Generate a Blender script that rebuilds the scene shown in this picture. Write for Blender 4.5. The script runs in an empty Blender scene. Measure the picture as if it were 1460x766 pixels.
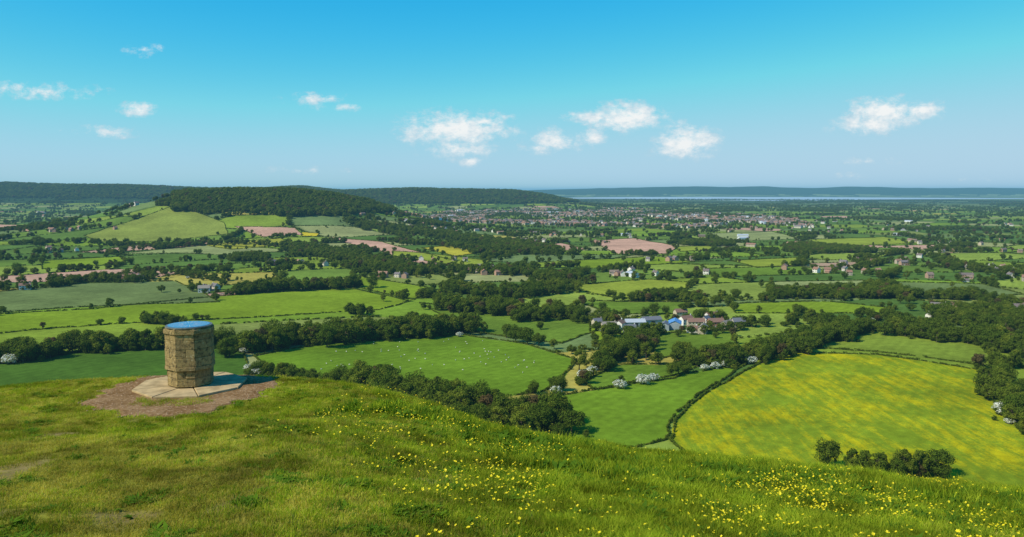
import bpy, math, numpy as np, time
from mathutils import Vector
T0=time.time()
rng=np.random.default_rng(7)
scene=bpy.context.scene
scene.view_settings.view_transform='Standard'; scene.view_settings.look='None'; scene.view_settings.exposure=0
COL=scene.collection
CAMZ=121.7; F=1460*28/36.; PITCH=math.atan(111/F); CP,SP=math.cos(PITCH),math.sin(PITCH)

# ---------------------------------------------------------------- noise
def _h(xi,yi,s):
    h=(xi.astype(np.int64)*374761393+yi.astype(np.int64)*668265263+s*974634777)&0xffffffff
    h=((h^(h>>13))*1274126177)&0xffffffff
    return ((h^(h>>16))&0xffffff)/float(0xffffff)
def vn(x,y,s=0):
    xi=np.floor(x);yi=np.floor(y);fx=x-xi;fy=y-yi
    fx=fx*fx*(3-2*fx);fy=fy*fy*(3-2*fy)
    a=_h(xi,yi,s);b=_h(xi+1,yi,s);c=_h(xi,yi+1,s);d=_h(xi+1,yi+1,s)
    return (a*(1-fx)+b*fx)*(1-fy)+(c*(1-fx)+d*fx)*fy
def fbm(x,y,s=0,o=3):
    r=0;a=.5;t=0
    for i in range(o):
        r=r+a*vn(x,y,s+i*17);t+=a;a*=.5;x=x*2.03+3.1;y=y*2.03+1.7
    return r/t
def sstep(a,b,x):
    t=np.clip((x-a)/(b-a),0,1);return t*t*(3-2*t)

# ---------------------------------------------------------------- terrain survey
def ray(u,v):
    dx=(u-730)/F;dy=-(v-383)/F
    return dx,CP+dy*SP,-SP+dy*CP
sil=[(-500,575),(0,558),(100,554),(240,553),(330,549),(400,553),(500,566),(640,596),(780,624),(900,646),(1060,664),(1200,680),(1330,696),(1460,711),(1900,760)]
st=[];sS=[]
for u,v in sil:
    a,b,c=ray(u,v);st.append(a/b);sS.append(-c/b)
E=2.5
MX,MY,MZ=-7.1,17.3,-4.30
def ridge(x,y,Y0,prof,wf,wb,amp=0,s=5):
    px_=[(u-730)/F*Y0 for u,z in prof];pz=[z for u,z in prof]
    z=np.interp(x,px_,pz)
    d=y-Y0
    g=np.where(d<0,np.exp(-np.abs(d/wf)**2.2),np.exp(-(d/wb)**2))
    if amp: z=z*(1+amp*(fbm(x/ (Y0*.06),y/(Y0*.06),s)-.5))
    return z*g
def height(x,y):
    x=np.asarray(x,float);y=np.asarray(y,float)
    t=np.clip(x/np.maximum(y,.8),-1.1,1.1)
    S=np.interp(t,st,sS);Yc=np.interp(t,[-.6,-.3,.2,.6],[22,22,20,17])
    b=E/Yc**2;a=S-2*E/Yc
    yc=(.5-a)/(2*b);yy=np.maximum(y,0);q=np.minimum(yy,yc)
    zh=-(E+a*q+b*q*q)-.5*(yy-q)
    near=np.exp(-(np.hypot(x,y)/60)**2)
    zh=zh+near*(.28*(fbm(x/3.5,y/3.5,11,2)-.5)+.12*(fbm(x/.7,y/.7,12,2)-.5))*sstep(2,7,y)
    dx=x-MX;dy=y-MY
    re=np.hypot(dx,np.where(dy<0,dy,dy*3))
    w=1-sstep(2.5,7.2,re)
    zh=zh*(1-w)+MZ*w
    zh=zh+CAMZ
    r=np.hypot(x,y)
    fade=1-sstep(5000,8000,r)
    zv=fade*(9*(fbm(x/420,y/420,1,2)-.5)+4*(fbm(x/150+9,y/150,2,2)-.5))
    zv=zv+ridge(x,y,2450,[(40,0),(90,12),(140,36),(200,66),(245,90),(275,112),(330,119),(420,115),(470,102),(520,80),(560,52),(640,22),(740,0)],500,500,.06)
    zv=zv+ridge(x,y,6000,[(330,60),(430,114),(480,112),(520,120),(600,128),(680,124),(740,112),(770,92),(800,58),(850,18),(920,0)],800,900,.10,8)
    zv=zv+ridge(x,y,6800,[(-900,134),(-200,138),(20,140),(90,132),(140,124),(200,122),(260,110),(300,100),(450,60),(520,0)],1100,1200,.12,9)
    zv=zv+ridge(x,y,19000,[(-1500,120),(500,120),(740,132),(800,150),(860,165),(920,190),(980,215),(1040,200),(1100,208),(1180,180),(1250,196),(1330,176),(1400,186),(2600,150)],1800,2500,.45,10)
    k=14.;m=np.maximum(k-np.abs(zh-zv),0)/k
    return np.maximum(zh,zv)+m*m*k/4
RR=np.concatenate([np.geomspace(150,8000,1400),np.geomspace(8050,40000,200)])
def G(u,v):
    a,b,c=ray(u,v);L=math.hypot(a,b);a,b,c=a/L,b/L,c/L
    x=a*RR;y=b*RR;z=CAMZ+c*RR
    d=z-height(x,y)
    i=np.nonzero(d<0)[0]
    if len(i)==0: return (x[-1],y[-1])
    i=i[0]
    if i==0: return (x[0],y[0])
    f=d[i-1]/(d[i-1]-d[i]); r=RR[i-1]+f*(RR[i]-RR[i-1])
    return (a*r,b*r)
def GP(pts): return np.array([G(u,v) for u,v in pts])
def inpoly(x,y,P):
    ins=np.zeros(x.shape,bool)
    m=(x>=P[:,0].min())&(x<=P[:,0].max())&(y>=P[:,1].min())&(y<=P[:,1].max())
    if not m.any(): return ins
    xx=x[m];yy=y[m];r=np.zeros(xx.shape,bool);n=len(P)
    for i in range(n):
        x1,y1=P[i];x2,y2=P[(i+1)%n]
        if y1==y2: continue
        c=((y1>yy)!=(y2>yy))&(xx<(x2-x1)*(yy-y1)/(y2-y1)+x1)
        r^=c
    ins[m]=r
    return ins
def cells(x,y):
    wx=x+40*(fbm(x/260,y/260,21,2)-.5);wy=y+40*(fbm(x/260,y/260,22,2)-.5)
    c,s=math.cos(.45),math.sin(.45)
    X=(c*wx+s*wy)/190.;Y=(-s*wx+c*wy)/125.
    xi=np.floor(X);yi=np.floor(Y)
    d1=np.full(x.shape,9.);d2=np.full(x.shape,9.);i1=np.zeros(x.shape);i2=np.zeros(x.shape)
    for i in(-1,0,1):
        for j in(-1,0,1):
            cx=xi+i;cy=yi+j
            px=cx+.5+.75*(_h(cx,cy,31)-.5);py=cy+.5+.75*(_h(cx,cy,32)-.5)
            d=np.hypot(X-px,Y-py);h=_h(cx,cy,33)
            n=d<d1
            n2=(~n)&(d<d2)
            d2=np.where(n,d1,np.where(n2,d,d2));i2=np.where(n,i1,np.where(n2,h,i2))
            d1=np.where(n,d,d1);i1=np.where(n,h,i1)
    return i1,i2,(d2-d1)*.5*150

# ---------------------------------------------------------------- node helpers
def mat(name):
    m=bpy.data.materials.new(name);m.use_nodes=True;nt=m.node_tree;nt.nodes.clear();return m,nt
class N:
    def __init__(s,nt): s.nt=nt
    def n(s,t,**k):
        x=s.nt.nodes.new(t)
        for a,b in k.items(): setattr(x,a,b)
        return x
    def l(s,a,b): s.nt.links.new(a,b)
    def _in(s,sock,v):
        if v is None: return
        if isinstance(v,bpy.types.NodeSocket): s.l(v,sock)
        else: sock.default_value=v
    def math(s,op,a,b=None,c=None,clamp=False):
        x=s.n('ShaderNodeMath',operation=op,use_clamp=clamp)
        s._in(x.inputs[0],a);s._in(x.inputs[1],b)
        if c is not None: s._in(x.inputs[2],c)
        return x.outputs[0]
    def mix(s,f,a,b,bt='MIX'):
        x=s.n('ShaderNodeMix',data_type='RGBA',blend_type=bt)
        s._in(x.inputs[0],f);s._in(x.inputs[6],a);s._in(x.inputs[7],b)
        return x.outputs[2]
    def noise(s,vec,scale,detail=2,rough=.5,out=0):
        x=s.n('ShaderNodeTexNoise');s.l(vec,x.inputs['Vector'])
        x.inputs['Scale'].default_value=scale;x.inputs['Detail'].default_value=detail;x.inputs['Roughness'].default_value=rough
        return x.outputs[out]
    def rng(s,v,a,b,c=0.,d=1.,sm=False):
        x=s.n('ShaderNodeMapRange');x.clamp=True
        if sm:x.interpolation_type='SMOOTHSTEP'
        s._in(x.inputs[0],v)
        for i,q in enumerate((a,b,c,d)): x.inputs[i+1].default_value=q
        return x.outputs[0]
def C(*c): return (c[0],c[1],c[2],1)
def bsdf(g,col,rough=.9,spec=.2):
    b=g.n('ShaderNodeBsdfPrincipled');g._in(b.inputs['Base Color'],col);b.inputs['Roughness'].default_value=rough
    b.inputs['Specular IOR Level'].default_value=spec
    o=g.n('ShaderNodeOutputMaterial');g.l(b.outputs[0],o.inputs[0]);return b,o
def simple(name,col,rough=.9,var=.25,scale=3.,spec=.2,bump=0):
    m,nt=mat(name);g=N(nt)
    p=g.n('ShaderNodeNewGeometry').outputs['Position']
    n=g.noise(p,scale,5,.6)
    f=g.rng(n,.3,.7,1-var,1+var)
    c=g.mix(1.,C(*col),C(1,1,1),'MULTIPLY')
    x=g.n('ShaderNodeVectorMath',operation='SCALE');g.l(c,x.inputs[0]);g.l(f,x.inputs['Scale'])
    b,o=bsdf(g,x.outputs[0],rough,spec)
    if bump:
        bm=g.n('ShaderNodeBump');bm.inputs['Strength'].default_value=bump;bm.inputs['Distance'].default_value=.02
        g.l(n,bm.inputs['Height']);g.l(bm.outputs[0],b.inputs['Normal'])
    return m
def leafmat(name,c1,c2,c3,tr=.3,pos_scale=None):
    m,nt=mat(name);g=N(nt)
    at=g.n('ShaderNodeAttribute',attribute_name='var').outputs['Fac']
    ob=g.n('ShaderNodeObjectInfo').outputs['Random']
    c=g.mix(at,C(*c1),C(*c2))
    c=g.mix(g.math('MULTIPLY',ob,.75),c,C(*c3))
    if pos_scale:
        p=g.n('ShaderNodeNewGeometry').outputs['Position']
        nz=g.rng(g.noise(p,pos_scale,5,.68),.37,.63,.48,1.32)
        x=g.n('ShaderNodeVectorMath',operation='SCALE');g.l(c,x.inputs[0]);g.l(nz,x.inputs['Scale']);c=x.outputs[0]
    d=g.n('ShaderNodeBsdfDiffuse');t=g.n('ShaderNodeBsdfTranslucent');g.l(c,d.inputs[0])
    g.l(g.mix(1.,c,C(1.3,1.25,.5),'MULTIPLY'),t.inputs[0])
    ms=g.n('ShaderNodeMixShader');ms.inputs[0].default_value=tr
    g.l(d.outputs[0],ms.inputs[1]);g.l(t.outputs[0],ms.inputs[2])
    o=g.n('ShaderNodeOutputMaterial');g.l(ms.outputs[0],o.inputs[0]);return m

def link(o,par=None):
    COL.objects.link(o)
    if par: o.parent=par
    return o
def mesh_np(name,V,Fq,mats,mi=None,attrs=None,smooth=False):
    me=bpy.data.meshes.new(name)
    V=np.asarray(V,np.float32);me.vertices.add(len(V));me.vertices.foreach_set('co',V.ravel())
    sizes=np.concatenate([np.full(len(f),f.shape[1],np.int32) for f in Fq])
    li=np.concatenate([f.ravel() for f in Fq]).astype(np.int32)
    me.loops.add(len(li));me.loops.foreach_set('vertex_index',li)
    me.polygons.add(len(sizes));me.polygons.foreach_set('loop_start',np.concatenate([[0],np.cumsum(sizes)[:-1]]).astype(np.int32))
    if mi is not None: me.polygons.foreach_set('material_index',np.asarray(mi,np.int32))
    for m in mats: me.materials.append(m)
    if attrs:
        for k,a in attrs.items():
            if a.ndim==1:
                at=me.attributes.new(k,'FLOAT','POINT');at.data.foreach_set('value',a.astype(np.float32))
            else:
                at=me.attributes.new(k,'FLOAT_COLOR','POINT');at.data.foreach_set('color',a.astype(np.float32).ravel())
    me.update(calc_edges=True)
    me.polygons.foreach_set('use_smooth',np.full(len(sizes),smooth))
    return me

# ---------------------------------------------------------------- fields traced from the place
BR=(.165,.295,.016);MG=(.115,.23,.02);DG=(.055,.14,.014);LM=(.22,.33,.03);BG=(.12,.20,.05);BN=(.46,.34,.19);YL=(.46,.46,.02);PG=(.22,.31,.09)
FIELDS=[ # outline, colour, hedge tree chance
([(955,628),(962,600),(1000,565),(1060,530),(1122,503),(1250,506),(1404,529),(1412,560),(1437,598),(1475,625),(1560,690),(1300,720),(1100,690),(1000,665)],(.155,.27,.012),0,'butter'),
([(1150,495),(1190,471),(1300,475),(1410,496),(1415,524),(1250,502)],(.16,.27,.025),.1),
([(785,566),(850,556),(935,540),(1070,516),(1000,560),(958,598),(948,628),(900,640),(800,640)],(.125,.26,.014),0),
([(362,508),(480,488),(640,474),(745,490),(822,513),(800,545),(770,560),(600,580),(510,560),(480,546),(400,530)],(.115,.245,.014),0),
([(-80,520),(100,502),(250,493),(345,500),(358,530),(380,560),(-100,570)],DG,0),  # cloud shade put into the field colour as a darker green
([(-60,480),(0,448),(130,441),(340,420),(500,411),(585,430),(540,442),(300,456),(80,468),(0,476)],(.165,.295,.016),.04),
([(-60,418),(0,416),(120,404),(250,401),(285,415),(312,431),(100,439),(0,446),(-60,448)],BG,.03),
([(600,433),(700,440),(840,458),(850,472),(800,490),(745,484),(660,470),(640,455)],(.11,.22,.02),.1),
([(500,392),(580,405),(620,412),(590,428),(510,410)],BR,.1),
([(920,478),(1040,470),(1050,490),(940,512)],(.12,.235,.02),.1),
([(830,545),(880,520),(1000,520),(960,540),(850,556)],(.115,.235,.018),.12),
([(800,408),(920,398),(995,404),(965,421),(880,426)],LM,.08),
([(990,406),(1100,402),(1095,428),(1000,430),(965,420)],(.18,.29,.04),.08),
([(820,429),(980,431),(965,448),(870,448)],MG,.08),
([(1040,434),(1180,430),(1280,440),(1265,447),(1050,447)],BR,.08),
([(1100,402),(1230,400),(1240,414),(1105,418)],PG,.08),
([(1260,402),(1400,405),(1460,420),(1300,425)],BG,.08),
([(335,323),(420,325),(432,335),(375,338)],BN,.02),
([(466,337),(545,345),(600,360),(652,373),(625,379),(585,374),(540,357)],BN,.02),
([(755,352),(800,347),(838,356),(770,359)],BN,.02),
([(840,344),(905,340),(968,352),(950,362),(880,362)],BN,.02),
([(-30,319),(45,322),(42,331),(-30,331)],BN,.02),
([(1150,376),(1230,373),(1240,378),(1170,381)],(.36,.30,.16),.02),
([(600,354),(650,350),(690,360),(650,366)],(.34,.38,.03),.05),
([(430,331),(455,333),(452,337),(430,337)],YL,.05),
([(960,352),(1010,351),(1040,356),(970,359)],LM,.05),
([(560,358),(700,372),(670,382),(560,366)],LM,.05),
([(170,362),(300,349),(420,357),(330,364)],PG,.05),
([(290,349),(400,340),(420,348),(330,356)],(.25,.32,.03),.05),
([(820,372),(940,366),(990,374),(830,384)],BR,.05),
([(1040,372),(1140,367),(1140,378),(1080,382)],LM,.05),
([(1010,333),(1100,330),(1140,341),(1030,346)],PG,.05),
([(1150,342),(1260,338),(1330,346),(1180,352)],LM,.05),
([(1000,384),(1140,380),(1200,390),(1020,396)],MG,.06),
([(60,372),(170,366),(180,376),(60,384)],BR,.06),
([(840,462),(860,470),(900,482),(890,500),(850,490)],BR,.06),
([(120,336),(150,326),(246,294),(262,296),(320,318),(325,334),(220,345),(140,345)],(.19,.28,.04),.03),
]
TINT=np.array([1.08,.83,.95])
FP=[]
for f in FIELDS: FP.append(GP(f[0]))
print('fields',time.time()-T0)
TOWN=[GP([(530,302),(640,300),(780,298),(900,298),(1130,311),(1160,325),(1000,328),(880,323),(760,322),(640,316)]),GP([(50,300),(215,298),(225,308),(60,309)])]

# ---------------------------------------------------------------- ground sheet
rad=np.concatenate([np.geomspace(.01,1,8),np.geomspace(1.05,60,340),np.geomspace(62,255,36),np.geomspace(256,7000,720),np.geomspace(7080,45000,110)])
ang=np.radians(np.concatenate([np.linspace(-180,-41,40),np.linspace(-40,-37.2,12),np.linspace(-37,37,960),np.linspace(37.2,40,12),np.linspace(41,180,40)]))
R_,A_=np.meshgrid(rad,ang,indexing='ij')
gx=(R_*np.sin(A_)).ravel();gy=(R_*np.cos(A_)).ravel()
gz=height(gx,gy)
nr,na=len(rad),len(ang)
idx=np.arange(nr*na).reshape(nr,na)
q=np.stack([idx[:-1,:-1],idx[:-1,1:],idx[1:,1:],idx[1:,:-1]],-1).reshape(-1,4)
i1,i2,ed=cells(gx,gy)
r=np.hypot(gx,gy)
pal=np.array([(.15,.29,.022),(.105,.21,.025),(.20,.33,.04),(.075,.17,.025),(.13,.23,.06),(.17,.29,.025),(.085,.18,.025),(.13,.25,.03),(.25,.33,.10),(.095,.21,.03),(.18,.27,.05),(.33,.36,.06),(.42,.32,.18)])
cdf=np.array([.11,.21,.31,.42,.51,.59,.69,.76,.85,.92,.95,.97,1.001])
ci=np.searchsorted(cdf,i1).clip(0,12)
col=pal[ci]
hedge=(1-sstep(2,6+r*.0007,ed))*sstep(900,2500,r)*.9
col=col*(1-hedge[:,None])+np.array([.045,.11,.02])*hedge[:,None]
far=sstep(5000,9000,r)[:,None]
fn=fbm(gx/500,gy/260,41,3)[:,None]
col=col*(1-far)+far*np.where(fn>.52,np.array([[.15,.25,.07]]),np.array([[.05,.10,.03]]))
butter=np.zeros(len(gx))
mm=(r>230)&(r<9000)&(gy>0)
si=np.nonzero(mm)[0]
sx,sy=gx[si],gy[si]
for f,P in zip(FIELDS,FP):
    ins=inpoly(sx,sy,P);col[si[ins]]=f[1]
    if len(f)>3: butter[si[ins]]=1
col=col*TINT
wr=((gz>40)&(gy>3500))|((gz>92)&(gy>2200)&(gy<3000))
col[wr]=(.03,.055,.015)
# foreground turf
fg=1-sstep(120,230,r)
n1=fbm(gx/2.2,gy/2.2,51,3);n2=fbm(gx/.5,gy/.5,52,2)
left=1-sstep(-3,6,gx+.15*gy+5*(n1-.5))
c1=np.array([.18,.27,.012]);c2=np.array([.27,.25,.03])
tw=np.clip(left*.75+(n1-.5)*1.2,0,1)[:,None]
fc=(c1*(1-tw)+c2*tw)*(.65+.5*n2[:,None])
bare=sstep(.66,.76,fbm(gx/1.4+4,gy/1.4,97,3))*left
fc=fc*(1-.7*bare[:,None])+np.array([.26,.17,.08])*.7*bare[:,None]
col=np.where(fg[:,None]>0,col*(1-fg[:,None])+fc*fg[:,None],col)
rgba=np.concatenate([col,np.ones((len(col),1))],1)
m,nt=mat('field_ground');g=N(nt)
p=g.n('ShaderNodeNewGeometry').outputs['Position']
cc=g.n('ShaderNodeAttribute',attribute_name='Col').outputs['Color']
bt=g.n('ShaderNodeAttribute',attribute_name='butter').outputs['Fac']
mp=g.n('ShaderNodeMapping');g.l(p,mp.inputs[0]);mp.inputs['Rotation'].default_value=(0,0,-.15);mp.inputs['Scale'].default_value=(.22,.028,.1)
st1=g.noise(mp.outputs[0],1.,6,.7)
st2=g.noise(p,.022,3,.6)
st3=g.noise(p,.8,4,.75)
yb=g.math('ADD',g.math('ADD',g.math('MULTIPLY',st1,.8),g.math('MULTIPLY',st2,.65)),g.math('MULTIPLY',st3,.6))
ym=g.math('MULTIPLY',g.rng(yb,.92,1.22,0,.75,True),bt)
cc=g.mix(ym,cc,C(.48,.39,.004))
a=g.rng(g.noise(p,.012,4,.6),.3,.7,.76,1.2)
b=g.rng(g.noise(p,.16,5,.65),.3,.7,.78,1.2)
c=g.rng(g.noise(p,6.,5,.7),.3,.7,.6,1.4)
wv=g.n('ShaderNodeTexWave');mp2=g.n('ShaderNodeMapping');g.l(p,mp2.inputs[0]);mp2.inputs['Rotation'].default_value=(0,0,.6)
g.l(mp2.outputs[0],wv.inputs[0]);wv.inputs['Scale'].default_value=.045;wv.inputs['Distortion'].default_value=3;wv.inputs['Detail'].default_value=2;wv.inputs['Detail Scale'].default_value=.3
w=g.rng(wv.outputs['Fac'],0,1,.95,1.04)
f=g.math('MULTIPLY',g.math('MULTIPLY',a,b),g.math('MULTIPLY',c,w))
x=g.n('ShaderNodeVectorMath',operation='SCALE');g.l(cc,x.inputs[0]);g.l(f,x.inputs['Scale'])
bsdf(g,x.outputs[0],1.,0)
me=mesh_np('ground',np.stack([gx,gy,gz],1),[q],[m],attrs={'Col':rgba,'butter':butter},smooth=True)
link(bpy.data.objects.new('ground_terrain',me))
print('ground',time.time()-T0,len(gx))

# ---------------------------------------------------------------- instancing
def proto_coll(name,meshes):
    c=bpy.data.collections.new(name)
    for i,me in enumerate(meshes):
        o=bpy.data.objects.new('%s_%02d'%(name,i),me);c.objects.link(o)
    return c
_gn={}
def gn_group(coll):
    if coll.name in _gn: return _gn[coll.name]
    ng=bpy.data.node_groups.new('scatter_'+coll.name,'GeometryNodeTree')
    ng.interface.new_socket('Geometry',in_out='INPUT',socket_type='NodeSocketGeometry')
    ng.interface.new_socket('Geometry',in_out='OUTPUT',socket_type='NodeSocketGeometry')
    n=ng.nodes;i=n.new('NodeGroupInput');o=n.new('NodeGroupOutput')
    ci=n.new('GeometryNodeCollectionInfo');ci.inputs['Collection'].default_value=coll
    ci.inputs['Separate Children'].default_value=True;ci.inputs['Reset Children'].default_value=True
    ip=n.new('GeometryNodeInstanceOnPoints');ip.inputs['Pick Instance'].default_value=True
    def at(nm,t):
        a=n.new('GeometryNodeInputNamedAttribute');a.data_type=t;a.inputs['Name'].default_value=nm
        return [s for s in a.outputs if s.enabled and s.name=='Attribute'][0]
    e=n.new('FunctionNodeEulerToRotation')
    L=ng.links
    L.new(at('rot','FLOAT_VECTOR'),e.inputs[0]);L.new(e.outputs[0],ip.inputs['Rotation'])
    L.new(at('scl','FLOAT_VECTOR'),ip.inputs['Scale']);L.new(at('pidx','INT'),ip.inputs['Instance Index'])
    L.new(i.outputs[0],ip.inputs['Points']);L.new(ci.outputs[0],ip.inputs['Instance']);L.new(ip.outputs[0],o.inputs[0])
    _gn[coll.name]=ng;return ng
def scatter(name,P,rot,scl,pidx,coll):
    P=np.asarray(P,np.float32)
    if len(P)==0:return
    me=bpy.data.meshes.new(name);me.vertices.add(len(P));me.vertices.foreach_set('co',P.ravel())
    a=me.attributes.new('rot','FLOAT_VECTOR','POINT');a.data.foreach_set('vector',np.asarray(rot,np.float32).ravel())
    a=me.attributes.new('scl','FLOAT_VECTOR','POINT');a.data.foreach_set('vector',np.asarray(scl,np.float32).ravel())
    a=me.attributes.new('pidx','INT','POINT');a.data.foreach_set('value',np.asarray(pidx,np.int32))
    o=link(bpy.data.objects.new(name,me));md=o.modifiers.new('scatter','NODES');md.node_group=gn_group(coll)
    print(name,len(P));return o
def rz(n): 
    a=np.zeros((n,3));a[:,2]=rng.uniform(0,6.283,n);return a

# ---------------------------------------------------------------- trees
bark=simple('bark',(.10,.075,.05),.95,.3,4)
oakl=leafmat('oak_leaves',(.056,.086,.010),(.165,.205,.020),(.075,.12,.012))
ashl=leafmat('ash_leaves',(.12,.155,.014),(.23,.255,.028),(.10,.14,.014))
blos=leafmat('hawthorn_blossom',(.62,.62,.54),(.82,.82,.75),(.74,.74,.68),.2)
copl=leafmat('copper_leaves',(.11,.07,.028),(.18,.12,.045),(.09,.09,.03))
def limb(V,Fc,p0,p1,r0,r1,n=6):
    d=np.array(p1)-np.array(p0);L=np.linalg.norm(d);d=d/L
    u=np.cross(d,[0.3,1,.1]);u/=np.linalg.norm(u);w=np.cross(d,u)
    s=len(V)
    for p,rr in((p0,r0),(p1,r1)):
        for k in range(n):
            a=6.2832*k/n;V.append(np.array(p)+rr*(math.cos(a)*u+math.sin(a)*w))
    for k in range(n): Fc.append((s+k,s+(k+1)%n,s+n+(k+1)%n,s+n+k))
def tree_mesh(name,seed,H,W,trunk,nclump,per,leaf,lmat,shape='round',lmat2=None):
    rg=np.random.default_rng(seed);V=[];Fc=[]
    lean=rg.uniform(-.3,.3,2)
    top=np.array([lean[0],lean[1],H*.72])
    fork=np.array([lean[0]*.3,lean[1]*.3,trunk])
    limb(V,Fc,(0,0,-.5),fork,H*.030,H*.022,7);limb(V,Fc,fork,top,H*.022,H*.006)
    cz=(H+trunk*.7)/2;hz=(H-trunk*.7)/2
    cs=[]
    for k in range(nclump):
        d=rg.normal(size=3);d/=np.linalg.norm(d)
        rad_=W/2*(.7 if shape=='poplar' else .78)
        rr=rg.uniform(.55,1.)
        c=np.array([d[0]*rad_*rr,d[1]*rad_*rr,cz+d[2]*hz*.80*rr])
        c[:2]*=(1.1-.35*max(0,(c[2]-cz)/hz))
        cs.append(c)
    for c in cs[:9]:
        f=rg.uniform(.2,.8);b=fork*(1-f)+top*f;b[2]=min(b[2],c[2])
        limb(V,Fc,b,b+(c-b)*.85,H*.012,H*.004,5)
    V=np.array(V);nb=len(Fc);F1=np.array(Fc)
    LV=[];var=[]
    for c in cs:
        rc=W*rg.uniform(.11,.22);n=int(per*rg.uniform(.7,1.3))
        d=rg.normal(size=(n,3));d[:,2]+=.35;d/=np.linalg.norm(d,axis=1)[:,None]
        p=c+d*rc*rg.uniform(.6,1.12,(n,1))*np.array([1,1,.8])
        p[:,2]=np.maximum(p[:,2],trunk*.5+rg.uniform(0,.5,n))
        nn=d+rg.normal(size=(n,3))*.38;nn/=np.linalg.norm(nn,axis=1)[:,None]
        u=np.cross(nn,rg.normal(size=(n,3)));u/=np.linalg.norm(u,axis=1)[:,None];w=np.cross(nn,u)
        s=leaf*rg.uniform(.6,1.3,(n,1))
        LV.append(np.stack([p-u*s,p-w*s*.7,p+u*s,p+w*s*.7],1).reshape(-1,3))
        base=rg.uniform(0,1);var.append(np.repeat(np.clip(base*.6+rg.uniform(0,.4,n),0,1),4))
    LV=np.concatenate(LV);nl=len(LV)//4
    F2=np.arange(nl*4).reshape(-1,4)+len(V)
    mi=np.concatenate([np.zeros(nb),np.ones(nl)])
    if lmat2 is not None:
        mi[nb:][rg.uniform(size=nl)<.32]=2
    v=np.concatenate([np.zeros(len(V)),np.concatenate(var)])
    mats=[bark,lmat]+([lmat2] if lmat2 is not None else [])
    return mesh_np(name,np.concatenate([V,LV]),[F1,F2],mats,mi,{'var':v})
PT=[tree_mesh('oak_a',1,12,12,2.2,34,120,.33,oakl),tree_mesh('oak_b',2,12,10.5,2.0,30,120,.33,oakl),
    tree_mesh('oak_c',3,12,13,2.5,38,115,.33,oakl),tree_mesh('ash_a',4,12,8.5,2.6,26,115,.31,ashl),
    tree_mesh('ash_b',5,12,9.5,2.2,28,115,.32,ashl),tree_mesh('elm_a',6,12,8,1.6,26,115,.31,oakl),
    tree_mesh('oak_d',7,12,11,1.4,32,120,.33,oakl),tree_mesh('copper_a',8,12,9,2,26,110,.33,copl),
    tree_mesh('poplar',9,12,4.2,1.2,24,90,.32,oakl,'poplar'),tree_mesh('hawthorn',10,12,13,.8,30,95,.45,blos,lmat2=ashl)]
trees=proto_coll('tree',PT)
def hedge_mesh(name,seed,lm):
    rg=np.random.default_rng(seed);LV=[];var=[];V=[];Fc=[]
    for k in range(4): limb(V,Fc,(rg.uniform(-1,1),rg.uniform(-.3,.3),-.3),(rg.uniform(-1.2,1.2),rg.uniform(-.4,.4),1.4),.05,.02,4)
    for k in range(10):
        c=np.array([rg.uniform(-1.7,1.7),rg.uniform(-.4,.4),rg.uniform(.5,1.4)]);rc=rg.uniform(.4,.75);n=42
        d=rg.normal(size=(n,3));d[:,2]+=.3;d/=np.linalg.norm(d,axis=1)[:,None];p=c+d*rc
        nn=d+rg.normal(size=(n,3))*.4;nn/=np.linalg.norm(nn,axis=1)[:,None]
        u=np.cross(nn,rg.normal(size=(n,3)));u/=np.linalg.norm(u,axis=1)[:,None];w=np.cross(nn,u);s=.17*rg.uniform(.7,1.3,(n,1))
        LV.append(np.stack([p-u*s,p-w*s,p+u*s,p+w*s],1).reshape(-1,3));var.append(np.repeat(rg.uniform(0,1,n),4))
    V=np.array(V);LV=np.concatenate(LV);F2=np.arange(len(LV)).reshape(-1,4)+len(V)
    return mesh_np(name,np.concatenate([V,LV]),[np.array(Fc),F2],[bark,lm],np.concatenate([np.zeros(len(Fc)),np.ones(len(F2))]),{'var':np.concatenate([np.zeros(len(V)),np.concatenate(var)])})
hedges=proto_coll('hedge',[hedge_mesh('hedge_a',1,oakl),hedge_mesh('hedge_b',2,oakl),hedge_mesh('hedge_c',3,ashl),hedge_mesh('hedge_d',4,oakl)])
def pick(n,kinds=None,p=None):
    if kinds is None: kinds=[0,1,2,3,4,5,6,7];p=[.17,.14,.12,.14,.16,.1,.12,.05]
    return rng.choice(kinds,n,p=p)
def place_trees(name,xy,hmin,hmax,kinds=None,p=None,wide=1.0):
    n=len(xy);h=rng.uniform(hmin,hmax,n)/12
    s=np.stack([h*rng.uniform(.85,1.15,n)*wide,h*rng.uniform(.85,1.15,n)*wide,h],1)
    z=height(xy[:,0],xy[:,1])-.2
    return scatter(name,np.column_stack([xy,z]),rz(n),s,pick(n,kinds,p),trees)
def along(P,w,n):
    P=np.asarray(P);seg=np.hypot(*np.diff(P,axis=0).T);cum=np.concatenate([[0],np.cumsum(seg)]);t=np.sort(rng.uniform(0,cum[-1],n))
    x=np.interp(t,cum,P[:,0]);y=np.interp(t,cum,P[:,1])
    return np.column_stack([x,y])+rng.normal(size=(n,2))*w*.4
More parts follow.
